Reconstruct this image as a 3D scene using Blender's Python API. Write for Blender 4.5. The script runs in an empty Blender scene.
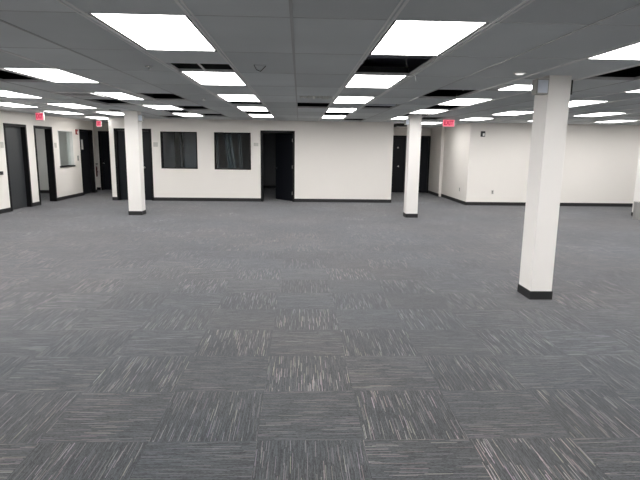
import bpy, bmesh, math, random
from math import sin, cos, pi, radians
from mathutils import Matrix, Vector
random.seed(7)
sc = bpy.context.scene
COL = sc.collection
CEIL = 2.42

# ------------------------------------------------------------------ materials
def new_mat(name):
    m = bpy.data.materials.new(name); m.use_nodes = True
    nt = m.node_tree
    b = nt.nodes['Principled BSDF']
    return m, nt, b

def plain(name, col, rough=.5, metal=0, noise=0.0, nscale=8, bump=0.0, bscale=60, spec=.5, streak=None):
    """principled with mottled colour and fine bump"""
    m, nt, b = new_mat(name)
    b.inputs['Roughness'].default_value = rough
    b.inputs['Metallic'].default_value = metal
    b.inputs['Specular IOR Level'].default_value = spec
    tc = nt.nodes.new('ShaderNodeTexCoord')
    n = nt.nodes.new('ShaderNodeTexNoise'); n.inputs['Scale'].default_value = nscale; n.inputs['Detail'].default_value = 4
    if streak:
        mp = nt.nodes.new('ShaderNodeMapping'); mp.inputs['Scale'].default_value = streak
        nt.links.new(tc.outputs['Object'], mp.inputs['Vector']); nt.links.new(mp.outputs['Vector'], n.inputs['Vector'])
    else:
        nt.links.new(tc.outputs['Object'], n.inputs['Vector'])
    mix = nt.nodes.new('ShaderNodeMix'); mix.data_type = 'RGBA'
    nt.links.new(n.outputs['Fac'], mix.inputs['Factor'])
    c = Vector(col)
    mix.inputs['A'].default_value = (*(c*(1-noise)), 1); mix.inputs['B'].default_value = (*[min(1, v*(1+noise)) for v in c], 1)
    nt.links.new(mix.outputs['Result'], b.inputs['Base Color'])
    if bump:
        n2 = nt.nodes.new('ShaderNodeTexNoise'); n2.inputs['Scale'].default_value = bscale; n2.inputs['Detail'].default_value = 3
        nt.links.new(tc.outputs['Object'], n2.inputs['Vector'])
        bp = nt.nodes.new('ShaderNodeBump'); bp.inputs['Strength'].default_value = bump; bp.inputs['Distance'].default_value = .005
        nt.links.new(n2.outputs['Fac'], bp.inputs['Height']); nt.links.new(bp.outputs['Normal'], b.inputs['Normal'])
    return m

def emis(name, col, strength):
    m = bpy.data.materials.new(name); m.use_nodes = True; nt = m.node_tree
    nt.nodes.remove(nt.nodes['Principled BSDF'])
    e = nt.nodes.new('ShaderNodeEmission'); e.inputs['Color'].default_value = (*col, 1); e.inputs['Strength'].default_value = strength
    nt.links.new(e.outputs[0], nt.nodes['Material Output'].inputs[0])
    return m

def glass_mat(name, tint, refl_boost=.02):
    m = bpy.data.materials.new(name); m.use_nodes = True; nt = m.node_tree
    nt.nodes.remove(nt.nodes['Principled BSDF'])
    t = nt.nodes.new('ShaderNodeBsdfTransparent'); t.inputs['Color'].default_value = (*tint, 1)
    g = nt.nodes.new('ShaderNodeBsdfGlossy'); g.inputs['Roughness'].default_value = .03
    tc = nt.nodes.new('ShaderNodeTexCoord')
    n = nt.nodes.new('ShaderNodeTexNoise'); n.inputs['Scale'].default_value = 1.6
    nt.links.new(tc.outputs['Object'], n.inputs['Vector'])
    bp = nt.nodes.new('ShaderNodeBump'); bp.inputs['Strength'].default_value = .12; bp.inputs['Distance'].default_value = .02
    nt.links.new(n.outputs['Fac'], bp.inputs['Height']); nt.links.new(bp.outputs['Normal'], g.inputs['Normal'])
    f = nt.nodes.new('ShaderNodeFresnel'); f.inputs['IOR'].default_value = 1.5
    a0 = nt.nodes.new('ShaderNodeMath'); a0.operation = 'ADD'; a0.inputs[1].default_value = refl_boost
    nt.links.new(f.outputs[0], a0.inputs[0])
    ge = nt.nodes.new('ShaderNodeNewGeometry')            # only the outer faces reflect
    inv = nt.nodes.new('ShaderNodeMath'); inv.operation = 'SUBTRACT'; inv.inputs[0].default_value = 1
    nt.links.new(ge.outputs['Backfacing'], inv.inputs[1])
    a = nt.nodes.new('ShaderNodeMath'); a.operation = 'MULTIPLY'
    nt.links.new(a0.outputs[0], a.inputs[0]); nt.links.new(inv.outputs[0], a.inputs[1])
    mx = nt.nodes.new('ShaderNodeMixShader')
    nt.links.new(a.outputs[0], mx.inputs[0]); nt.links.new(t.outputs[0], mx.inputs[1]); nt.links.new(g.outputs[0], mx.inputs[2])
    nt.links.new(mx.outputs[0], nt.nodes['Material Output'].inputs[0])
    return m

# ---- carpet: 61 cm tiles laid quarter-turned, each with fine broken pinstripes
TS, X0, Y0 = .61, -.232, 2.7207
def carpet_mat():
    m, nt, b = new_mat('carpet_tile')
    N, L = nt.nodes, nt.links
    def math_(op, a, bb=None, c=None):
        n = N.new('ShaderNodeMath'); n.operation = op
        for i, v in enumerate((a, bb, c)):
            if v is None: continue
            if isinstance(v, (int, float)): n.inputs[i].default_value = v
            else: L.new(v, n.inputs[i])
        return n.outputs[0]
    def wn(*xyz):
        c = N.new('ShaderNodeCombineXYZ')
        for i, v in enumerate(xyz):
            if isinstance(v, (int, float)): c.inputs[i].default_value = v
            else: L.new(v, c.inputs[i])
        w = N.new('ShaderNodeTexWhiteNoise'); w.noise_dimensions = '3D'; L.new(c.outputs[0], w.inputs['Vector'])
        return w.outputs['Value'], w.outputs['Color']
    tc = N.new('ShaderNodeTexCoord'); s = N.new('ShaderNodeSeparateXYZ'); L.new(tc.outputs['Object'], s.inputs[0])
    x, y = s.outputs['X'], s.outputs['Y']
    tx = math_('DIVIDE', math_('SUBTRACT', x, X0), TS); ty = math_('DIVIDE', math_('SUBTRACT', y, Y0), TS)
    ix, iy = math_('FLOOR', tx), math_('FLOOR', ty)
    par = math_('MODULO', math_('ADD', math_('ADD', ix, iy), 1000), 2)     # 0 = stripes run along x
    def mixf(f, a, c):   # f=0 -> a
        return math_('ADD', math_('MULTIPLY', a, math_('SUBTRACT', 1, f)), math_('MULTIPLY', c, f))
    u = mixf(par, x, y); v = mixf(par, y, x)
    tid, _ = wn(ix, iy, 3.3)
    def lines(width, length, thr_lo, thr_hi, seed):
        row = math_('FLOOR', math_('DIVIDE', v, width))
        r1, _ = wn(row, math_('MULTIPLY', tid, 91), seed)
        seg = math_('FLOOR', math_('DIVIDE', math_('ADD', u, math_('MULTIPLY', r1, 9.7)), length))
        r2, rc = wn(row, seg, math_('ADD', math_('MULTIPLY', tid, 57), seed))
        mr = N.new('ShaderNodeMapRange'); mr.inputs['From Min'].default_value = thr_lo; mr.inputs['From Max'].default_value = thr_hi
        L.new(r2, mr.inputs['Value'])
        return mr.outputs[0], rc
    a1, c1 = lines(.0036, .15, .86, 1.0, 1.7)      # bright short dashes
    a2, c2 = lines(.0027, .09, .45, 1.0, 8.1)      # softer long ones
    a3, c3 = lines(.0030, .012, .0, 1.0, 4.4)       # fine texture
    def rgb(a): 
        n = N.new('ShaderNodeRGB'); n.outputs[0].default_value = (*a, 1); return n.outputs[0]
    def mixc(f, a, c, mode='MIX'):
        n = N.new('ShaderNodeMix'); n.data_type = 'RGBA'; n.blend_type = mode
        if isinstance(f, (int, float)): n.inputs['Factor'].default_value = f
        else: L.new(f, n.inputs['Factor'])
        L.new(a, n.inputs['A']); L.new(c, n.inputs['B']); return n.outputs['Result']
    base = mixc(a3, rgb((.012, .0135, .0155)), rgb((.046, .050, .055)))
    base = mixc(math_('MULTIPLY', a2, .50), base, rgb((.105, .112, .120)))
    # dash tint varies between blue grey, tan and pale grey
    tint = mixc(.10, rgb((.27, .285, .285)), c1)
    tid2, _ = wn(ix, iy, 7.9)
    base = mixc(math_('MULTIPLY', math_('MULTIPLY', a1, mixf(par, .55, .80)), math_('ADD', .45, math_('MULTIPLY', tid2, .6))), base, tint)
    n0 = N.new('ShaderNodeTexNoise'); n0.inputs['Scale'].default_value = .4; n0.inputs['Detail'].default_value = 3
    L.new(tc.outputs['Object'], n0.inputs['Vector'])
    m0 = N.new('ShaderNodeMapRange'); m0.inputs['From Min'].default_value = .4; m0.inputs['From Max'].default_value = .6
    L.new(n0.outputs['Fac'], m0.inputs['Value'])
    base = mixc(1.0, base, mixc(m0.outputs[0], rgb((.88, .93, .95)), rgb((1.13, 1.08, 1.02))), 'MULTIPLY')
    # broad lighter and darker patches
    n1 = N.new('ShaderNodeTexNoise'); n1.inputs['Scale'].default_value = .55; n1.inputs['Detail'].default_value = 5
    L.new(tc.outputs['Object'], n1.inputs['Vector'])
    mr = N.new('ShaderNodeMapRange'); mr.inputs['From Min'].default_value = .3; mr.inputs['From Max'].default_value = .7
    mr.inputs['To Min'].default_value = .74; mr.inputs['To Max'].default_value = 1.20
    L.new(n1.outputs['Fac'], mr.inputs['Value'])
    tv = math_('ADD', .90, math_('MULTIPLY', tid, .20))
    k = math_('MULTIPLY', mr.outputs[0], tv)
    hsv = N.new('ShaderNodeHueSaturation'); L.new(base, hsv.inputs['Color']); L.new(k, hsv.inputs['Value'])
    L.new(hsv.outputs[0], b.inputs['Base Color'])
    b.inputs['Roughness'].default_value = 1.0
    b.inputs['Specular IOR Level'].default_value = .1
    b.inputs['Sheen Weight'].default_value = .30; b.inputs['Sheen Roughness'].default_value = .45
    b.inputs['Sheen Tint'].default_value = (.95, .95, 1, 1)
    bp = N.new('ShaderNodeBump'); bp.inputs['Strength'].default_value = .25; bp.inputs['Distance'].default_value = .003
    L.new(a3, bp.inputs['Height']); L.new(bp.outputs['Normal'], b.inputs['Normal'])
    return m

M = {}
M['carpet'] = carpet_mat()
M['wall'] = plain('painted_drywall', (.85, .815, .775), .75, noise=.015, nscale=1.2, bump=.08, bscale=140, spec=.25)
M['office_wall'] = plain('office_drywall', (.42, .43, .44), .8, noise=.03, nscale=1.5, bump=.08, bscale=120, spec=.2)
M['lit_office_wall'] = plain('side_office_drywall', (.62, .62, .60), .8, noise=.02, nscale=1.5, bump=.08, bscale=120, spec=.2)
M['column'] = plain('column_paint', (.84, .815, .79), .6, noise=.015, nscale=2, bump=.1, bscale=90, spec=.3)
M['base'] = plain('vinyl_base', (.012, .0125, .014), .55, noise=.15, nscale=6, bump=.05)
def tile_mat():
    m, nt, b = new_mat('acoustic_tile')
    N, L = nt.nodes, nt.links
    tc = N.new('ShaderNodeTexCoord')
    n = N.new('ShaderNodeTexNoise'); n.inputs['Scale'].default_value = 90; n.inputs['Detail'].default_value = 4
    big = N.new('ShaderNodeTexNoise'); big.inputs['Scale'].default_value = .9; big.inputs['Detail'].default_value = 3
    vo = N.new('ShaderNodeTexVoronoi'); vo.inputs['Scale'].default_value = 55
    for q in (n, big, vo): L.new(tc.outputs['Object'], q.inputs['Vector'])
    cr = N.new('ShaderNodeMapRange'); cr.inputs['To Min'].default_value = .88; cr.inputs['To Max'].default_value = 1.08
    L.new(big.outputs['Fac'], cr.inputs['Value'])
    at = N.new('ShaderNodeAttribute'); at.attribute_name = 'tile_tone'
    mu = N.new('ShaderNodeMath'); mu.operation = 'MULTIPLY'; L.new(cr.outputs[0], mu.inputs[0]); L.new(at.outputs['Fac'], mu.inputs[1])
    h = N.new('ShaderNodeHueSaturation'); h.inputs['Color'].default_value = (.79, .82, .83, 1); L.new(mu.outputs[0], h.inputs['Value'])
    L.new(h.outputs[0], b.inputs['Base Color'])
    b.inputs['Roughness'].default_value = .95; b.inputs['Specular IOR Level'].default_value = .15
    ad = N.new('ShaderNodeMath'); ad.operation = 'ADD'; L.new(n.outputs['Fac'], ad.inputs[0]); L.new(vo.outputs['Distance'], ad.inputs[1])
    bp = N.new('ShaderNodeBump'); bp.inputs['Strength'].default_value = .25; bp.inputs['Distance'].default_value = .004
    L.new(ad.outputs[0], bp.inputs['Height']); L.new(bp.outputs['Normal'], b.inputs['Normal'])
    return m
M['tile'] = tile_mat()
M['tile_loose'] = plain('loose_tile', (.62, .65, .67), .95, noise=.04, bump=.2)
M['tbar'] = plain('painted_steel_grid', (.88, .88, .88), .35, noise=.05, nscale=3, spec=.5)
M['tbar_tile'] = plain('grid_cross_bar', (.60, .61, .62), .6, noise=.04, nscale=3)
M['tbar_dark'] = plain('grid_slot', (.40, .41, .42), .3, noise=.08, nscale=2, spec=.6)
M['gap'] = plain('fixture_shadow_gasket', (.012, .012, .013), .8, noise=.1)
M['lens'] = emis('lit_acrylic_lens', (1.0, .985, .965), 13.0)
M['lens_off'] = plain('unlit_acrylic_lens', (.85, .83, .80), .4, noise=.03)
M['pan'] = plain('fixture_pan_steel', (.55, .55, .54), .45, noise=.04, nscale=4)
M['strip'] = plain('fixture_side_strip', (.70, .70, .69), .5, noise=.03)
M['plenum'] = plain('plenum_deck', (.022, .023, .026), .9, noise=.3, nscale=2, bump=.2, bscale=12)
M['duct'] = plain('galvanised_duct', (.62, .66, .74), .6, metal=0, noise=.15, nscale=5)
M['black_frame'] = plain('black_painted_steel', (.006, .006, .007), .5, noise=.12, nscale=5, spec=.2)
M['black_door'] = plain('black_painted_door', (.008, .009, .013), .45, noise=.12, nscale=2, spec=.2, streak=(3, 3, .5))
M['grey_door'] = plain('charcoal_painted_door', (.040, .043, .047), .45, noise=.08, nscale=2, streak=(3, 3, .6))
M['chrome'] = plain('brushed_chrome', (.75, .75, .74), .25, metal=1, noise=.05, nscale=30)
M['glass'] = glass_mat('office_glass', (.86, .90, .92), .0)
M['glass2'] = glass_mat('clear_glass', (.93, .96, .95), .0)
M['plate'] = plain('beige_sign_plate', (.55, .53, .49), .5, noise=.06)
M['ivory'] = plain('ivory_plastic', (.62, .60, .56), .4, noise=.04)
M['slot'] = plain('dark_socket_slot', (.03, .03, .03), .6, noise=.1)
M['white_pl'] = plain('white_plastic', (.82, .82, .80), .4, noise=.03)
M['black_pl'] = plain('black_plastic', (.02, .02, .022), .4, noise=.1)
M['red_pl'] = plain('red_plastic', (.28, .03, .03), .4, noise=.08)
M['ext_red'] = plain('extinguisher_red_enamel', (.07, .012, .012), .3, noise=.08)
M['brush_steel'] = plain('brushed_steel', (.36, .355, .345), .42, metal=.5, noise=.18, nscale=14, streak=(6, 6, .3))
M['grey_box'] = plain('weathered_grey_housing', (.34, .34, .32), .5, noise=.25, nscale=14)
M['disc'] = emis('white_disc_glow', (1, .98, .95), 1.0)  # emission that brightens the white ceiling disc
M['sign_red'] = emis('exit_letter_red', (.50, .0, .04), 1.0)
M['sign_face'] = emis('exit_face_glow', (1.0, .24, .32), 1.0)
M['cloth'] = plain('grey_curtain_cloth', (.26, .29, .305), .85, noise=.15, nscale=4)
M['blind'] = plain('partition_fabric', (.15, .158, .17), .8, noise=.1, nscale=3)
M['paper'] = plain('white_paper', (.78, .78, .76), .7, noise=.06, nscale=30)
M['wire'] = plain('galvanised_wire', (.6, .6, .6), .4, noise=.1)

# ------------------------------------------------------------------ mesh helpers
def add_box(bm, x0, x1, y0, y1, z0, z1, bev=0, mi=0):
    vs = [bm.verts.new(p) for p in ((x0,y0,z0),(x1,y0,z0),(x1,y1,z0),(x0,y1,z0),(x0,y0,z1),(x1,y0,z1),(x1,y1,z1),(x0,y1,z1))]
    fs = [bm.faces.new([vs[i] for i in f]) for f in ((0,3,2,1),(4,5,6,7),(0,1,5,4),(1,2,6,5),(2,3,7,6),(3,0,4,7))]
    for f in fs: f.material_index = mi
    if bev:
        es = list({e for f in fs for e in f.edges})
        r = bmesh.ops.bevel(bm, geom=es, offset=bev, segments=2, affect='EDGES', profile=.6)
        for f in r['faces']: f.material_index = mi
    return fs

def add_lathe(bm, prof, c=(0,0,0), seg=24, axis='Z'):
    rings = []
    for r, h in prof:
        ring = []
        for i in range(seg):
            a = 2*pi*i/seg
            p = Vector((r*cos(a), r*sin(a), h))
            if axis == 'Y': p = Vector((p.x, -p.z, p.y))
            if axis == 'X': p = Vector((p.z, p.x, p.y))
            ring.append(bm.verts.new(p + Vector(c)))
        rings.append(ring)
    for a, b in zip(rings, rings[1:]):
        for i in range(seg):
            j = (i+1) % seg
            bm.faces.new((a[i], a[j], b[j], b[i]))
    bm.faces.new(list(reversed(rings[0]))); bm.faces.new(rings[-1])

def add_tube(bm, pts, r, seg=8):
    pts = [Vector(p) for p in pts]; rings = []
    for i, p in enumerate(pts):
        d = (pts[min(i+1, len(pts)-1)] - pts[max(i-1, 0)]).normalized()
        up = Vector((0,0,1)) if abs(d.z) < .9 else Vector((1,0,0))
        s = d.cross(up).normalized(); t = s.cross(d)
        rings.append([bm.verts.new(p + (s*cos(2*pi*k/seg) + t*sin(2*pi*k/seg))*r) for k in range(seg)])
    for a, b in zip(rings, rings[1:]):
        for k in range(seg):
            j = (k+1) % seg; bm.faces.new((a[k], a[j], b[j], b[k]))
    bm.faces.new(list(reversed(rings[0]))); bm.faces.new(rings[-1])

def obj(name, bm, mats, parent=None, smooth=False):
    bmesh.ops.recalc_face_normals(bm, faces=bm.faces)
    me = bpy.data.meshes.new(name); bm.to_mesh(me); bm.free()
    for m in (mats if isinstance(mats, (list, tuple)) else [mats]): me.materials.append(m)
    if smooth:
        for p in me.polygons: p.use_smooth = True
        try: me.set_sharp_from_angle(angle=radians(35))
        except Exception: pass
    o = bpy.data.objects.new(name, me); COL.objects.link(o)
    if parent: o.parent = parent
    return o

def boxes(name, lst, mat, parent=None, bev=0):
    bm = bmesh.new()
    for b in lst: add_box(bm, *b, bev=bev)
    return obj(name, bm, mat, parent)

def struct(o): o['kind'] = 'structure'; return o
def tag(o, label, cat, group=None):
    o['label'] = label; o['category'] = cat
    if group: o['group'] = group
    return o
def thing(name, loc, label=None, cat=None, group=None, rz=0):
    o = bpy.data.objects.new(name, None); COL.objects.link(o); o.location = loc; o.rotation_euler.z = rz
    o.empty_display_size = .1
    if label: tag(o, label, cat, group)
    return o
def sempty(name, loc, rz=0):
    o = thing(name, loc, rz=rz); return struct(o)
def copy_thing(root, loc, label):
    r = root.copy(); COL.objects.link(r); r.location = loc; r['label'] = label
    for ch in list(root.children):
        c = ch.copy(); COL.objects.link(c); c.parent = r
        for g in list(ch.children):
            d = g.copy(); COL.objects.link(d); d.parent = c
    return r

# ------------------------------------------------------------------ walls
TH = .16
def wall_x(name, y0, x0, x1, holes=(), mat='wall', zt=CEIL, th=TH):
    """wall running along x, room face at y0, thickness towards +y; holes = (xa, xb, za, zb)"""
    lst = []; cur = x0
    for xa, xb, za, zb in sorted(holes):
        lst.append((cur, xa, y0, y0+th, 0, zt))
        if za > 0: lst.append((xa, xb, y0, y0+th, 0, za))
        lst.append((xa, xb, y0, y0+th, zb, zt)); cur = xb
    lst.append((cur, x1, y0, y0+th, 0, zt))
    return struct(boxes(name, lst, M[mat]))
def wall_y(name, x0, y0, y1, holes=(), mat='wall', zt=CEIL, th=TH):
    """wall running along y, from x0 to x0+th"""
    lst = []; cur = y0
    for ya, yb, za, zb in sorted(holes):
        lst.append((x0, x0+th, cur, ya, 0, zt))
        if za > 0: lst.append((x0, x0+th, ya, yb, 0, za))
        lst.append((x0, x0+th, ya, yb, zb, zt)); cur = yb
    lst.append((x0, x0+th, cur, y1, 0, zt))
    return struct(boxes(name, lst, M[mat]))

YB = 15.85           # face of the long back wall
YR = 15.35           # face of the right part of the back wall
XL = -7.08           # room face of the left wall
XR, YREAR = 13.0, -3.5
DH = 2.09
wall_x('wall_back', YB, -5.62, 2.82, [(-5.44,-4.42,0,DH), (-4.11,-3.06,.98,2.04), (-2.53,-1.47,.97,2.04), (-1.13,-.18,0,DH)])
wall_y('wall_corridor_right', -5.62, YB+TH, 19.4)
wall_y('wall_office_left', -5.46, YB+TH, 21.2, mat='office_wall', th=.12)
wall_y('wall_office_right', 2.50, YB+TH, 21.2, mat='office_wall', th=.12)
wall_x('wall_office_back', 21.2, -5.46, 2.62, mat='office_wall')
wall_y('wall_alcove_left', 2.66, YB+TH, 19.6)
wall_x('wall_alcove_back', 19.6, 2.66, 5.16, [(3.47,4.0,0,DH), (4.2,4.86,0,DH)])
wall_y('wall_alcove_right', 5.0, YR, 18.1)
wall_y('wall_alcove_step', 4.9, 18.1, 19.6, th=.26)
wall_x('wall_right_back', YR, 5.16, XR)
wall_y('wall_right', XR, YREAR, YR+TH, zt=3.4)
wall_x('wall_rear', YREAR-TH, XL-TH, XR+TH, zt=3.4)
wall_y('wall_left', XL-TH, YREAR, 18.5, [(13.01,13.98,0,DH), (14.45,15.40,0,DH), (15.80,16.78,.98,2.05), (17.35,18.33,0,DH)])
wall_x('wall_corridor_end', 19.4, -9.2, -5.46, [(-7.23,-6.31,0,DH)])
wall_y('wall_corridor_left', -9.36, 18.16, 19.56)
wall_x('wall_side_office_back', 18.0, -10.7, XL-TH, mat='lit_office_wall')
wall_x('wall_side_office_front', 14.14, -10.7, XL-TH, mat='lit_office_wall')
wall_y('wall_side_office_left', -10.86, 14.14, 18.16, mat='lit_office_wall')

# floor + plenum deck
struct(boxes('floor', [(-11, XR+.2, YREAR-.2, 21.4, -.1, 0)], M['carpet']))
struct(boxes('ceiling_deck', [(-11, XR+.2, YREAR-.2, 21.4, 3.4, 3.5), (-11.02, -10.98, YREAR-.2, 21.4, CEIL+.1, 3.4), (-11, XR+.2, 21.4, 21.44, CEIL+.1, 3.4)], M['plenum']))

# baseboards
BH, BT = .10, .012
def bb_x(name, y, segs, face=-1):
    l = [(a, b, min(y, y+face*BT), max(y, y+face*BT), 0, BH) for a, b in segs]
    return struct(boxes(name, l, M['base']))
def bb_y(name, x, segs, face=1):
    l = [(min(x, x+face*BT), max(x, x+face*BT), a, b, 0, BH) for a, b in segs]
    return struct(boxes(name, l, M['base']))
bb_x('baseboard_back', YB, [(-5.62,-5.475), (-4.385,-1.165), (-.145,2.832)])
bb_y('baseboard_alcove_left', 2.82, [(YB,19.588)])
bb_x('baseboard_alcove_back', 19.6, [(2.82,3.42),(4.05,4.15)])
bb_y('baseboard_alcove_right', 5.0, [(YR-.012,18.088)], -1)
bb_y('baseboard_alcove_step', 4.9, [(18.088,19.588)], -1)
bb_x('baseboard_right_back', YR, [(5.0,XR-.012)])
bb_y('baseboard_right', XR, [(YREAR+.012,YR)], -1)
bb_x('baseboard_rear', YREAR, [(XL,XR)], 1)
bb_y('baseboard_left', XL, [(YREAR+.012,12.975),(14.015,14.415),(15.435,17.315),(18.365,18.5)])
bb_x('baseboard_corridor_end', 19.4, [(-9.2,-7.28),(-6.30,-5.62)])
bb_x('baseboard_office_back', 21.2, [(-5.34,2.5)])
bb_x('baseboard_side_office', 18.0, [(-10.7,-7.31)])

# ------------------------------------------------------------------ ceiling grid
GX, GY = .619, 1.2192
gx = lambda n: -.0535 + GX*n
gy = lambda m: 3.337 + GY*m
lane = {}                                    # lane index -> left grid line
for c in range(-2, 7): lane[c] = -2 + 3*c    # n of left line (light c=0 between n=-2 and -1)
lights = {}                                  # (n, m) -> extra
for c in (-2,-1,0,1,2,3,4,5,6):
    for k in range(-2, 5):
        lights[(lane[c], 2*k)] = 1
for k in range(-2, 6): lights[(-10, 2*k)] = 1
for k in range(-2, 5): lights.pop((lane[-2]-3, 2*k), None)
lights[(6, 10)] = 1                          # alcove
lights.pop((lane[2], 2), None)               # this one is a half-length fixture
lights.pop((lane[-1], 0), None) if False else None
lights[(-14, 10)] = 1                        # lit side office
openings = {(1,1), (0,5), (2,5), (3,3), (4,5), (5,8), (5,1), (-6,2), (-6,5), (-4,4), (-4,6), (-5,7), (-4,8), (-6,9), (-2,7), (1,7), (2,9), (4,7)}
half_open = {(-2,1): (.55, 1.0), (-2,5): (.0, .55)}   # open between these fractions of the cell
NX = range(-18, 22); MY = range(-8, 15)
solid_cols = [(2.598,2.838,5.53,5.85), (2.59,2.87,12.42,12.72), (-4.06,-3.75,12.48,12.78), (8.68,8.98,12.85,13.15)]
bm = bmesh.new()
tone = bm.faces.layers.float.new('tile_tone')
EPS = .004
def tile_box(x0, x1, y0, y1, t):
    for f in add_box(bm, x0+EPS, x1-EPS, y0+EPS*.6, y1-EPS*.6, CEIL+.003, CEIL+.019): f[tone] = t
for n in NX:
    for m in MY:
        x0, x1, y0, y1 = gx(n), gx(n+1), gy(m), gy(m+1)
        if y1 < YREAR-.1 or x0 > XR or y0 > 21.3: continue
        if (n, m) in lights or (n, m) in openings: continue
        t = random.uniform(.90, 1.06)
        if (n, m) in half_open:
            a, b = half_open[(n, m)]
            if a > 0: tile_box(x0, x1, y0, y0+(y1-y0)*a, t)
            if b < 1: tile_box(x0, x1, y0+(y1-y0)*b, y1, t)
            continue
        if (n, m) == (4, 2): tile_box(x0, x1, y0+.06, y0+GY/2, t); continue
        if (n, m) == (-6, 4): tile_box(x0, x1, y0+GY/2, y1, t); continue
        if (n, m) == (-1, 1):        # broken tile with a notch
            tile_box(x0, -.44, y0, y1, t); tile_box(-.33, x1, y0, y1, t)
            tile_box(-.44-2*EPS, -.33+2*EPS, y0, 5.21, t); tile_box(-.44-2*EPS, -.33+2*EPS, 5.26, y1, t)
            continue
        tile_box(x0, x1, y0, y1, t)
struct(obj('ceiling', bm, M['tile']))
# long runners, cross bars
lane_edges = set()
for c in lane.values(): lane_edges |= {c, c+1}
lane_edges |= {-10, -9}
bml, bmd, bmc = bmesh.new(), bmesh.new(), bmesh.new()
ys0, ys1 = YREAR, 21.2
for n in NX:
    x = gx(n)
    if x > XR: continue
    if n in lane_edges:
        s = -1 if (n in lane.values() or n == -10) else 1
        add_box(bml, x-.009, x+.009, ys0, ys1, CEIL-.001, CEIL+.03)
        add_box(bml, x+s*.030-.006, x+s*.030+.006, ys0, ys1, CEIL-.002, CEIL+.0025)
    else:
        add_box(bmd, x-.010, x+.010, ys0, ys1, CEIL-.001, CEIL+.03)
for m in MY:
    y = gy(m)
    if y < ys0: continue
    add_box(bmc, -11, XR, y-.006, y+.006, CEIL+.0005, CEIL+.03)
struct(obj('trim_1', bml, M['tbar'])); struct(obj('trim_2', bmd, M['tbar_dark'])); struct(obj('trim_3', bmc, M['tbar_tile']))

# ------------------------------------------------------------------ ceiling lights
def make_light(name, lx=.275, ly=.595, off=0, strip=None, mat='lens'):
    r = thing(name, (0,0,0))
    bm = bmesh.new()
    wx, wy, z0 = .292, .600, 0.0
    if ly < .4: wy = .297
    # open pan: four sides and a back
    add_box(bm, -wx, -wx+.006, -wy, wy, .002, .09); add_box(bm, wx-.006, wx, -wy, wy, .002, .09)
    add_box(bm, -wx, wx, -wy, -wy+.006, .002, .09); add_box(bm, -wx, wx, wy-.006, wy, .002, .09)
    add_box(bm, -wx, wx, -wy, wy, .09, .096)
    obj('housing', bm, M['gap'], r)
    bm = bmesh.new()
    a0, a1 = -lx, lx
    if strip == 'left': a0 = -lx+.14
    if strip == 'right': a1 = lx-.14
    add_box(bm, a0, a1, -ly, ly, .006, .012)
    obj('diffuser', bm, M[mat], r)
    if strip:
        b0, b1 = (-lx, a0) if strip == 'left' else (a1, lx)
        boxes('side_strip', [(b0, b1, -ly, ly, .004, .012)], M['strip'], r)
    return r

def cell_c(n, m): return (gx(n)+GX/2, gy(m)+GY/2, CEIL)
row_word = {0:'nearest', 1:'second', 2:'third', 3:'fourth', 4:'farthest'}
lane_word = {-10:'the row along the left wall', -8:'the row left of the left column', -5:'the row just right of the left column',
             -2:'the row left of the centre line', 1:'the row right of the centre line', 4:'the row over the near column',
             7:'the row right of the near column', 10:'the second lane right of the near column', 13:'the row at the far right',
             16:'the row by the right wall'}
# which of the fixtures the photograph shows
proto = None
G = 'lit fluorescent ceiling panels'
shown_per_lane = {-10:[6,8,10], -8:[4,6,8], -5:[2,4,6,8], -2:[0,2,4,6,8], 1:[0,2,4,6,8], 4:[0,4,6,8], 7:[2,4,6,8], 10:[6,8], 13:[8]}
def lab(n, m):
    if (n, m) == (6, 10): return 'lit ceiling panel in the alcove ceiling before the two black doors'
    if (n, m) == (-14, 10): return 'ceiling panel inside the side office behind the left wall, out of sight'
    ms = shown_per_lane.get(n, [])
    if m in ms:
        i = ms.index(m)
        w = {0:'nearest', len(ms)-1:'farthest'}.get(i)
        if w is None: w = ['', 'second nearest', 'third nearest', 'fourth nearest'][i]
        if len(ms) == 1: w = 'only visible'
        return f'lit white ceiling panel, {w} in {lane_word[n]}'
    return None
for (n, m) in sorted(lights, key=lambda t: (t[1], t[0])):
    l = lab(n, m)
    strip = 'right' if (n, m) == (-5, 4) else None
    loc = cell_c(n, m)
    if strip:
        o = make_light('ceiling_light', strip=strip); tag(o, l, 'ceiling light', G); o.location = loc; continue
    if l is None:
        l = 'lit ceiling panel behind or outside the view of the photograph'
    grp = 'ceiling panels outside the photograph' if 'outside' in l or 'out of' in l else G
    if proto is None:
        proto = make_light('ceiling_light'); tag(proto, l, 'ceiling light', grp); proto.location = loc
    else: copy_thing(proto, loc, l)['group'] = grp
o = make_light('ceiling_light', ly=.29, strip='left'); tag(o, 'half-length lit ceiling panel directly behind the top of the near column', 'ceiling light', G)
o.location = (gx(4)+GX/2, gy(2)+GY*.75, CEIL)
# unlit fixture in alcove hanging slightly low
o = make_light('ceiling_light', mat='lens_off'); tag(o, 'unlit pale ceiling panel hanging low left of the far column top', 'ceiling light')
o.location = (3.32, 17.0, CEIL-.10)

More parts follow.
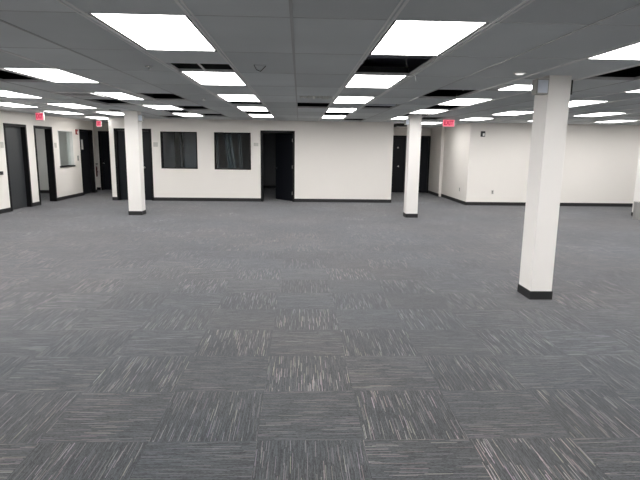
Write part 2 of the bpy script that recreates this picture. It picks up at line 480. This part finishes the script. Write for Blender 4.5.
# ------------------------------------------------------------------ plenum contents seen through missing tiles
o = boxes('air_duct', [(-.6, 2.3, 5.90, 6.90, 2.62, 2.95)], M['duct'], bev=.01)
tag(o, 'dark metal air duct above the missing tile between the two nearest lights right of centre', 'duct')
bm = bmesh.new()
for (xx, yy) in ((1.10,5.55),):
    add_tube(bm, [(xx,yy,3.0),(xx+.01,yy-.02,2.7),(xx-.01,yy,2.55),(xx+.0,yy-.03,2.47)], .004)
    add_tube(bm, [(xx+.06,yy+.1,2.415),(xx+.10,yy+.05,2.395),(xx+.11,yy+.02,2.34)], .004)
o = obj('hanging_wire', bm, M['wire']); tag(o, 'short pale wire dangling at the edge of the large ceiling opening', 'wire')
bm = bmesh.new(); add_tube(bm, [(-.98,5.22,CEIL+.012),(-1.0,5.8,CEIL+.012)], .010)
o = obj('support_bar', bm, M['tbar']); tag(o, 'pale metal bar crossing the half-open ceiling cell left of the centre line', 'bar')
bm = bmesh.new(); add_box(bm, 1.19, 1.80, 9.95, 10.12, CEIL+.02, CEIL+.07)
o = obj('metal_channel', bm, M['duct']); tag(o, 'grey metal channel inside the far ceiling opening right of the centre lights', 'channel')
bm = bmesh.new(); add_tube(bm, [(2.32,7.55,3.1),(2.33,7.54,2.8),(2.3,7.5,2.46)], .007)
o = obj('hanging_wire', bm, M['wire']); tag(o, 'pale wire inside the ceiling opening left of the near column', 'wire')
bm = bmesh.new(); add_box(bm, gx(-2)+.03, gx(-1)-.02, gy(1)+.62, gy(2)-.02, CEIL+.10, CEIL+.116)
o = obj('loose_ceiling_tile', bm, M['tile_loose']); tag(o, 'loose grey ceiling tile lifted above the half-open cell left of the centre', 'ceiling tile')
# crinkled strip hanging at the centre cell edge
bm = bmesh.new(); random.seed(3)
prev = None
for i in range(22):
    x = 0.0 + i*.025; yy = gy(4)-.03 + (.02 if i % 2 else -.008) + random.uniform(-.006,.006); z = CEIL - random.uniform(.022,.05)
    a, b = bm.verts.new((x, yy-.01, z)), bm.verts.new((x, yy, CEIL+.0005))
    c, d = bm.verts.new((x, yy-.007, z)), bm.verts.new((x, yy+.003, CEIL+.0005))
    if prev:
        pa, pb, pc, pd = prev
        bm.faces.new((pa,a,b,pb)); bm.faces.new((pc,pd,d,c)); bm.faces.new((pa,pc,c,a)); bm.faces.new((pb,b,d,pd))
    prev = (a,b,c,d)
o = obj('torn_tape', bm, M['white_pl']); tag(o, 'crumpled pale strip of tape on the ceiling bar before the centre opening', 'tape')

# broken tile flap under the notch
bm = bmesh.new()
add_tube(bm, [(-.44,5.22,2.418),(-.435,5.42,2.405),(-.40,5.5,2.40),(-.335,5.27,2.417)], .0035, 6)
o = obj('broken_tile_edge', bm, M['gap']); tag(o, 'thin dark bent wire below the small notch in the centre ceiling tile', 'wire')

# air diffuser
r = thing('air_diffuser', (gx(-6)+GX/2, gy(4)+GY/4, CEIL), 'grey square louvred air diffuser in the ceiling before the left column', 'air vent')
bm = bmesh.new()
def ring_frame(bm, a, b, z0, z1):
    add_box(bm, -a, a, -a, -b, z0, z1); add_box(bm, -a, a, b, a, z0, z1); add_box(bm, -a, -b, -b, b, z0, z1); add_box(bm, b, a, -b, b, z0, z1)
ring_frame(bm, .30, .27, -.014, .006); obj('outer_frame', bm, M['tbar'], r)
bm = bmesh.new()
for k in range(4):
    h = .25 - k*.06
    # sloped louvre ring
    vs0 = [bm.verts.new((sx*h, sy*h, -.016)) for sx, sy in ((-1,-1),(1,-1),(1,1),(-1,1))]
    vs1 = [bm.verts.new((sx*(h-.05), sy*(h-.05), .012)) for sx, sy in ((-1,-1),(1,-1),(1,1),(-1,1))]
    for i in range(4):
        j = (i+1) % 4; bm.faces.new((vs0[i], vs0[j], vs1[j], vs1[i]))
bmesh.ops.solidify(bm, geom=bm.faces[:], thickness=.002)
obj('louvre', bm, M['tbar'], r)
boxes('backing', [(-.27,.27,-.27,.27,.04,.05)], M['gap'], r)

# round ceiling things
def disk(name, x, y, rad, label, cat, mat='white_pl', h=.03):
    bm = bmesh.new(); add_lathe(bm, [(rad*.55, -h), (rad*.85, -h*.75), (rad, -h*.2), (rad, 0)], (0,0,0), 28)
    o = obj(name, bm, M[mat], smooth=True); o.location = (x, y, CEIL+.003); return tag(o, label, cat)
r = thing('round_disc', (2.22, 5.38, CEIL), 'small round glow-brightened white disc on the ceiling left of the near column', 'disc')
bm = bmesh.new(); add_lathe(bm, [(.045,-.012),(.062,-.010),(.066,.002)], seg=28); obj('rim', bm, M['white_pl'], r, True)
bm = bmesh.new(); add_lathe(bm, [(.03,-.020),(.045,-.012)], seg=28); obj('disc_face', bm, M['disc'], r, True)  # disc face glows only to look bright against the ceiling
disk('ceiling_speaker', -4.18, 12.25, .13, 'dark round ceiling speaker near the top of the left column', 'speaker', 'black_pl', .02)
def sprinkler(x, y, label):
    r = thing('sprinkler_head', (x, y, CEIL), label, 'sprinkler')
    bm = bmesh.new(); add_lathe(bm, [(.028,-.008),(.036,-.003),(.036,.003)], seg=20); obj('escutcheon', bm, M['chrome'], r, True)
    bm = bmesh.new(); add_lathe(bm, [(.018,-.040),(.019,-.037),(.006,-.034),(.006,0)], seg=14); obj('deflector', bm, M['wire'], r, True)
sprinkler(-1.50, 5.43, 'small metal sprinkler head in the ceiling left of the half-open cell')
sprinkler(-1.60, 9.0, 'tiny sprinkler head in the ceiling between the left rows of lights')

# ------------------------------------------------------------------ columns
def column(x0, x1, y0, y1, label):
    cx, cy = (x0+x1)/2, (y0+y1)/2; w, d = (x1-x0)/2, (y1-y0)/2
    r = thing('column', (cx, cy, 0), label, 'column', 'white square columns')
    bm = bmesh.new(); add_box(bm, -w, w, -d, d, 0, CEIL+.02, bev=.006); obj('shaft', bm, M['column'], r)
    t = .008
    bm = bmesh.new()
    for b in ((-w-t, w+t, -d-t, -d), (-w-t, w+t, d, d+t), (-w-t, -w, -d, d), (w, w+t, -d, d)): add_box(bm, *b, 0, .095)
    obj('base_trim', bm, M['base'], r)
    return r
column(*solid_cols[0], 'nearest and largest white square column at the right')
column(*solid_cols[1], 'white square column in front of the alcove doors, middle of the room')
column(*solid_cols[2], 'white square column at the left, before the black door')
column(*solid_cols[3], 'white square column cut by the right edge, behind the steel bin')

def housing(x0, x1, y0, y1, z0, z1, label):
    r = thing('wall_speaker', ((x0+x1)/2, (y0+y1)/2, z0), label, 'speaker')
    w, d, h = (x1-x0)/2, (y1-y0)/2, z1-z0
    bm = bmesh.new(); add_box(bm, -w, w, -d, d, 0, h, bev=.006); obj('case', bm, M['grey_box'], r)
    bm = bmesh.new(); add_box(bm, -w+.012, w-.012, -d-.004, -d+.001, .012, h-.012); obj('grille', bm, M['duct'], r)
housing(2.468, 2.598, 5.52, 5.64, 2.23, 2.385, 'small weathered grey box fixed high on the nearest column')
housing(2.49, 2.59, 12.44, 12.56, 2.20, 2.34, 'small grey box high on the left side of the middle column')
housing(-3.75, -3.64, 12.50, 12.62, 2.19, 2.34, 'small grey box high on the right side of the left column')
o = boxes('cable_clip', [(2.838, 2.856, 5.53, 5.56, 2.23, 2.38)], M['black_pl'], bev=.002)
tag(o, 'thin black strip high on the right face of the nearest column', 'cable cover')

# ------------------------------------------------------------------ doors and windows
def knob(parent, x, z, side=-1, y=0, lever=False):
    bm = bmesh.new()
    add_lathe(bm, [(.028,0),(.028,.006),(.012,.010),(.012,.035),(.026,.042),(.030,.055),(.024,.068),(.008,.072)], (0,0,0), 18, axis='Y')
    if lever: add_box(bm, 0, .12, -.058, -.045, -.009, .009, bev=.003)
    o = obj('knob', bm, M['chrome'], parent, True); o.location = (x, y, z); return o

def door_in_x(idx, y0, x0, x1, hole_th=TH, leaf='black_door', knob_x=None, open_=None, hinges=False, zt=DH, casing=.045, reveal=.10):
    """door in a wall running along x (seen from -y)"""
    r = sempty(f'door_{idx}', ((x0+x1)/2, y0, 0)); w = (x1-x0)/2
    bm = bmesh.new(); c = casing; j = .03
    add_box(bm, -w-.012, -w+j, -.012, hole_th+.012, 0, zt); add_box(bm, w-j, w+.012, -.012, hole_th+.012, 0, zt)
    add_box(bm, -w-.012, w+.012, -.012, hole_th+.012, zt-j, zt+.012)
    add_box(bm, -w-c+.01, -w-.012, -.014, 0, 0, zt+c-.01); add_box(bm, w+.012, w+c-.01, -.014, 0, 0, zt+c-.01)
    add_box(bm, -w-.012, w+.012, -.014, 0, zt+.012, zt+c-.01)
    obj('door_frame', bm, M['black_frame'], r)
    lw = 2*(w-j)-.006
    if open_ is None:
        bm = bmesh.new(); add_box(bm, -lw/2, lw/2, reveal, reveal+.045, .008, zt-j-.004, bev=.002)
        lf = obj('door_leaf', bm, M[leaf], r)
        if knob_x is not None: knob(lf, knob_x-(x0+x1)/2, .98, y=reveal)
    else:
        bm = bmesh.new(); add_box(bm, -lw, 0, 0, .045, .008, zt-j-.004, bev=.002)
        lf = obj('door_leaf', bm, M[leaf], r); lf.location = (w-j-.003, hole_th-.02, 0); lf.rotation_euler.z = -open_
        knob(lf, -lw+.07, .98)
        bm = bmesh.new()
        for z in (.25, 1.05, 1.85): add_lathe(bm, [(.009, z-.05), (.009, z+.05)], (0, -.008, 0), 12)
        obj('hinge', bm, M['brush_steel'], lf)
    return r, lf

def door_in_y(idx, x0, ya, yb, leaf='black_door', knob_y=None, has_leaf=True, zt=DH, open_=None):
    """door in the left wall; room face at x = x0, wall goes towards -x"""
    # local frame: x' along +y world, y' towards -x world
    r = sempty(f'door_{idx}', (x0, (ya+yb)/2, 0), rz=pi/2); w = (yb-ya)/2; j = .03; c = .045
    bm = bmesh.new()
    add_box(bm, -w-.012, -w+j, -.012, TH+.012, 0, zt); add_box(bm, w-j, w+.012, -.012, TH+.012, 0, zt)
    add_box(bm, -w-.012, w+.012, -.012, TH+.012, zt-j, zt+.012)
    add_box(bm, -w-c+.01, -w-.012, -.014, 0, 0, zt+c-.01); add_box(bm, w+.012, w+c-.01, -.014, 0, 0, zt+c-.01)
    add_box(bm, -w-.012, w+.012, -.014, 0, zt+.012, zt+c-.01)
    obj('door_frame', bm, M['black_frame'], r)
    lf = None; lw = 2*(w-j)-.006
    if has_leaf:
        bm = bmesh.new(); add_box(bm, -lw/2, lw/2, .10, .145, .008, zt-j-.004, bev=.002)
        lf = obj('door_leaf', bm, M[leaf], r)
        if knob_y is not None: knob(lf, knob_y-(ya+yb)/2, .98, y=.10)
    elif open_ is not None:
        bm = bmesh.new(); add_box(bm, 0, lw, 0, .045, .008, zt-j-.004, bev=.002)
        lf = obj('door_leaf', bm, M[leaf], r); lf.location = (-w+j+.003, TH+.01, 0); lf.rotation_euler.z = open_
        knob(lf, lw-.07, .98)
    return r, lf

door_in_y(1, XL, 13.01, 13.98, 'grey_door', knob_y=13.09)
door_in_y(2, XL, 14.45, 15.40, has_leaf=False, leaf='grey_door', open_=radians(100))
d3, l3 = door_in_y(3, XL, 17.35, 18.33, 'black_door')
bm = bmesh.new(); add_box(bm, -.08, .08, .096, .10, 1.48, 1.80); o = obj('notice', bm, M['paper'], l3); o.location = (-.12, 0, 0); o['label'] = 'white paper notice'
door_in_x(4, 19.4, -7.23, -6.31, knob_x=-7.16)
door_in_x(5, YB, -5.44, -4.42, knob_x=-4.66)
door_in_x(6, YB, -1.13, -.18, open_=radians(52))
door_in_x(7, 19.6, 3.47, 4.0, knob_x=3.71, reveal=.02)
door_in_x(8, 19.6, 4.2, 4.86, reveal=.02)
# small bright viewer plate on the alcove door
bm = bmesh.new(); add_lathe(bm, [(.03,0),(.03,.01),(.02,.014)], seg=16, axis='Y'); o = obj('door_viewer', bm, M['white_pl'], bpy.data.objects['door_7']); o.location = (3.68-3.735, .02, 1.68)
o['label'] = 'small round white plate'

def window_x(idx, y0, x0, x1, z0, z1):
    r = sempty(f'window_{idx}', ((x0+x1)/2, y0, z0)); w = (x1-x0)/2; h = z1-z0; f = .016
    bm = bmesh.new()
    add_box(bm, -w-.012, -w+f, -.01, TH+.01, -.012, h+.012); add_box(bm, w-f, w+.012, -.01, TH+.01, -.012, h+.012)
    add_box(bm, -w+f, w-f, -.01, TH+.01, -.012, f); add_box(bm, -w+f, w-f, -.01, TH+.01, h-f, h+.012)
    obj('window_frame', bm, M['black_frame'], r)
    boxes('window_pane', [(-w+f, w-f, .07, .076, f, h-f)], M['glass'], r)
window_x(1, YB, -4.11, -3.06, .98, 2.04)
window_x(2, YB, -2.53, -1.47, .97, 2.04)
r = sempty('window_3', (XL, 16.29, .98), rz=pi/2); w, h, f = .49, 1.07, .022
bm = bmesh.new(); add_box(bm, -w, -w+f, -.01, TH+.01, 0, h); add_box(bm, w-f, w, -.01, TH+.01, 0, h); add_box(bm, -w+f, w-f, -.01, TH+.01, h-f, h)
obj('window_frame', bm, M['strip'], r)
boxes('window_sill', [(-w-.02, w+.02, -.03, TH+.01, -.02, f)], M['black_frame'], r)
boxes('window_pane', [(-w+f, w-f, .07, .076, f, h-f)], M['glass2'], r)

# things inside the dark office, seen through the two windows and the open door
for xa, xb, lb in ((-4.85,-3.95,'wide grey partition panel at the left behind the first dark window'), (-3.80,-3.735,'very narrow grey partition panel between two wide ones behind the first dark window'),
               (-3.67,-2.95,'wide grey partition panel at the right behind the first dark window')):
    r = thing('partition_panel', ((xa+xb)/2, 16.9, 0), lb, 'partition', 'partition panels in the dark office'); w = (xb-xa)/2
    bm = bmesh.new(); add_box(bm, -w+.008, w-.008, -.02, .02, .05, 2.26); obj('panel', bm, M['blind'], r)
    bm = bmesh.new(); add_box(bm, -w, -w+.008, -.025, .025, 0, 2.28); add_box(bm, w-.008, w, -.025, .025, 0, 2.28); add_box(bm, -w+.008, w-.008, -.025, .025, 2.26, 2.28); add_box(bm, -w+.008, w-.008, -.025, .025, 0, .05)
    obj('panel_frame', bm, M['black_frame'], r)
def curtain(x, y, w, lean, label):
    bm = bmesh.new(); n, kz = 24, 16; rows = []
    for q in range(kz+1):
        t = q/kz; z = 2.30 - t*1.75; ww = w*(1+.25*t); row = []
        for i in range(n+1):
            u = i/n; row.append(bm.verts.new((x + lean*t + (u-.5)*ww, y + .028*sin(u*pi*5+t) , z)))
        rows.append(row)
    for a, b in zip(rows, rows[1:]):
        for i in range(n): bm.faces.new((a[i], a[i+1], b[i+1], b[i]))
    bmesh.ops.solidify(bm, geom=bm.faces[:], thickness=.004)
    o = obj('curtain', bm, M['cloth'], smooth=True); tag(o, label, 'curtain', 'curtains behind the second window')
curtain(-2.58, 16.30, .16, .06, 'dull narrow grey curtain at the left behind the second dark window')
curtain(-2.25, 16.30, .22, .24, 'pale slanted grey curtain in the middle behind the second dark window')
curtain(-1.88, 16.42, .12, .10, 'thin pale grey curtain right of the middle behind the second dark window')
o = boxes('curtain_rail', [(-2.75,-1.5,16.28,16.44,2.30,2.33)], M['duct']); tag(o, 'dark rail carrying the curtains behind the second dark window', 'curtain rail')

# ------------------------------------------------------------------ small things on walls
def plate_x(name, x, y, z, w, h, label, cat, mat='plate', t=.012):
    bm = bmesh.new(); add_box(bm, -w/2, w/2, -t, 0, -h/2, h/2, bev=.002)
    o = obj(name, bm, M[mat]); o.location = (x, y, z); return tag(o, label, cat)
def plate_y(name, x, y, z, w, h, label, cat, mat='plate', t=.012):
    o = plate_x(name, 0, 0, 0, w, h, label, cat, mat, t); o.location = (x, y, z); o.rotation_euler.z = pi/2; return o
plate_x('room_sign', -4.27, YB, 1.67, .13, .13, 'small beige room sign between the black door and the first dark window', 'sign')
plate_x('room_sign', -1.30, YB, 1.71, .14, .10, 'small beige room sign between the second dark window and the open door', 'sign')
plate_y('room_sign', XL, 12.84, 1.61, .12, .14, 'small grey room sign left of the closed grey door', 'sign')
plate_y('room_sign', XL, 15.60, 1.61, .12, .14, 'small grey room sign between the open doorway and the side window', 'sign')
plate_y('light_switch', XL, 17.10, 1.21, .09, .16, 'dark wall switch between the side window and the black door', 'light switch', 'grey_box')
plate_y('light_switch', XL, 12.70, .95, .09, .08, 'small black wall box left of the closed grey door, at the photo edge', 'switch', 'black_pl', .03)

# alarm on left wall
r = thing('fire_alarm', (XL, 17.09, 2.03), 'small red fire alarm strobe on the wall beside the far left black door', 'fire alarm', rz=pi/2)
bm = bmesh.new(); add_box(bm, -.06, .06, -.04, 0, -.08, .08, bev=.006); obj('case', bm, M['red_pl'], r)
bm = bmesh.new(); add_box(bm, -.03, .03, -.055, -.04, -.05, .02, bev=.005); obj('strobe_lens', bm, M['white_pl'], r)
# alarm / thermostat on the right wall
r = thing('wall_strobe', (5.37, YR, 2.10), 'small black wall box with a white lens high on the right wall', 'alarm')
bm = bmesh.new(); add_box(bm, -.065, .065, -.03, 0, -.08, .08, bev=.006); obj('case', bm, M['black_pl'], r)
bm = bmesh.new(); add_box(bm, -.01, .045, -.045, -.03, -.06, .02, bev=.006); obj('strobe_lens', bm, M['white_pl'], r)

def outlet(loc, rz, label):
    r = thing('wall_outlet', loc, label, 'outlet', rz=rz)
    bm = bmesh.new(); add_box(bm, -.04, .04, -.007, 0, -.062, .062, bev=.002); obj('cover_plate', bm, M['ivory'], r)
    for z in (.024, -.024):
        bm = bmesh.new(); add_box(bm, -.017, .017, -.010, -.007, z-.015, z+.015, bev=.001)
        obj('socket', bm, M['slot'], r)
outlet((5.78, YR, .40), 0, 'electrical outlet low on the right wall, left of the near column')
outlet((5.0, 16.05, .42), -pi/2, 'electrical outlet low on the bright side wall beneath the exit sign')

# ------------------------------------------------------------------ exit signs
def text_mesh(txt, size, depth):
    cu = bpy.data.curves.new('sign_text', 'FONT'); cu.body = txt; cu.size = size; cu.extrude = depth; cu.align_x = 'CENTER'; cu.align_y = 'CENTER'
    cu.offset = .005
    o = bpy.data.objects.new('tmp_text', cu); COL.objects.link(o)
    dg = bpy.context.evaluated_depsgraph_get(); me = bpy.data.meshes.new_from_object(o.evaluated_get(dg))
    bpy.data.objects.remove(o); bpy.data.curves.remove(cu)
    return me
TXT = text_mesh('EXIT', .155, .002)
def exit_sign(x, y, z, label, w=.30):
    r = thing('exit_sign', (x, y, z), label, 'exit sign')
    bm = bmesh.new(); add_box(bm, -w/2, w/2, -.02, .02, -.095, .095, bev=.005); obj('case', bm, M['pan'], r)
    boxes('face', [(-w/2+.012, w/2-.012, -.023, -.020, -.085, .085)], M['sign_face'], r)
    me = TXT.copy(); me.materials.clear(); me.materials.append(M['sign_red'])
    t = bpy.data.objects.new('lettering', me); COL.objects.link(t); t.parent = r
    t.location = (0, -.026, 0); t.rotation_euler = (pi/2, 0, 0); t.scale = (w/.42, 1, 1)
    bm = bmesh.new(); add_lathe(bm, [(.012, .095), (.012, CEIL-z)], seg=12); add_lathe(bm, [(.04, CEIL-z-.012), (.04, CEIL-z+.003)], seg=16)
    obj('stem', bm, M['white_pl'], r)
exit_sign(-6.31, 13.2, 2.30, 'red lit exit sign hanging above the left wall doors, nearer of the two at left', .20)
exit_sign(-6.28, 16.9, 2.29, 'small red lit exit sign hanging by the far left corridor doors', .17)
exit_sign(3.84, 13.6, 2.31, 'red lit exit sign hanging right of the middle column', .32)

# ------------------------------------------------------------------ fire extinguisher
r = thing('fire_extinguisher', (-7.38, 19.24, .50), 'dark red fire extinguisher with black hose on the far left corridor wall', 'fire extinguisher')
bm = bmesh.new(); add_lathe(bm, [(.06,0),(.072,.015),(.074,.30),(.06,.36),(.025,.39),(.022,.41)], seg=24); obj('cylinder', bm, M['ext_red'], r, True)
bm = bmesh.new(); add_lathe(bm, [(.024,.41),(.024,.45),(.012,.46)], seg=14); add_box(bm, -.02, .10, -.012, .012, .455, .475, bev=.003); add_box(bm, -.02, .09, -.012, .012, .425, .44, bev=.003)
obj('valve', bm, M['black_pl'], r)
bm = bmesh.new(); add_tube(bm, [(.02,-.02,.43),(-.06,-.04,.46),(-.11,-.03,.38),(-.11,-.02,.2),(-.10,-.03,.06)], .013)
obj('hose', bm, M['black_pl'], r)
bm = bmesh.new(); add_box(bm, -.03, .03, .07, .158, .15, .20); obj('bracket', bm, M['black_pl'], r)

# ------------------------------------------------------------------ steel waste bin
r = thing('waste_bin', (8.475, 12.50, 0), 'brushed steel cylindrical waste bin on the carpet before the right edge column', 'waste bin')
bm = bmesh.new(); add_lathe(bm, [(.150,.0),(.158,.004),(.165,.40),(.170,.405),(.170,.425),(.160,.43)], seg=32); obj('body', bm, M['brush_steel'], r, True)
bm = bmesh.new(); add_lathe(bm, [(.16,.43),(.15,.434),(.12,.434)], seg=32); obj('rim', bm, M['chrome'], r, True)

# ------------------------------------------------------------------ camera
f, th, a, roll = 519.15, .1765, .0411, .0134
fw = Vector((sin(a)*cos(th), cos(a)*cos(th), -sin(th))); rt = Vector((cos(a), -sin(a), 0)); up = rt.cross(fw)
xr = cos(roll)*rt + sin(roll)*up; yu = -sin(roll)*rt + cos(roll)*up
cam = bpy.data.cameras.new('camera'); cam.sensor_width = 36; cam.lens = f/640*36; cam.clip_start = .05
co = bpy.data.objects.new('camera', cam); COL.objects.link(co)
co.matrix_world = Matrix(((xr.x, yu.x, -fw.x, 0), (xr.y, yu.y, -fw.y, 0), (xr.z, yu.z, -fw.z, 1.65), (0,0,0,1)))
sc.camera = co

w = bpy.data.worlds.new('world'); sc.world = w; w.use_nodes = True
w.node_tree.nodes['Background'].inputs[0].default_value = (.5, .55, .6, 1); w.node_tree.nodes['Background'].inputs[1].default_value = .02
sc.view_settings.view_transform = 'Standard'; sc.view_settings.look = 'None'; sc.view_settings.gamma = 1
sc.view_settings.exposure = 0.0
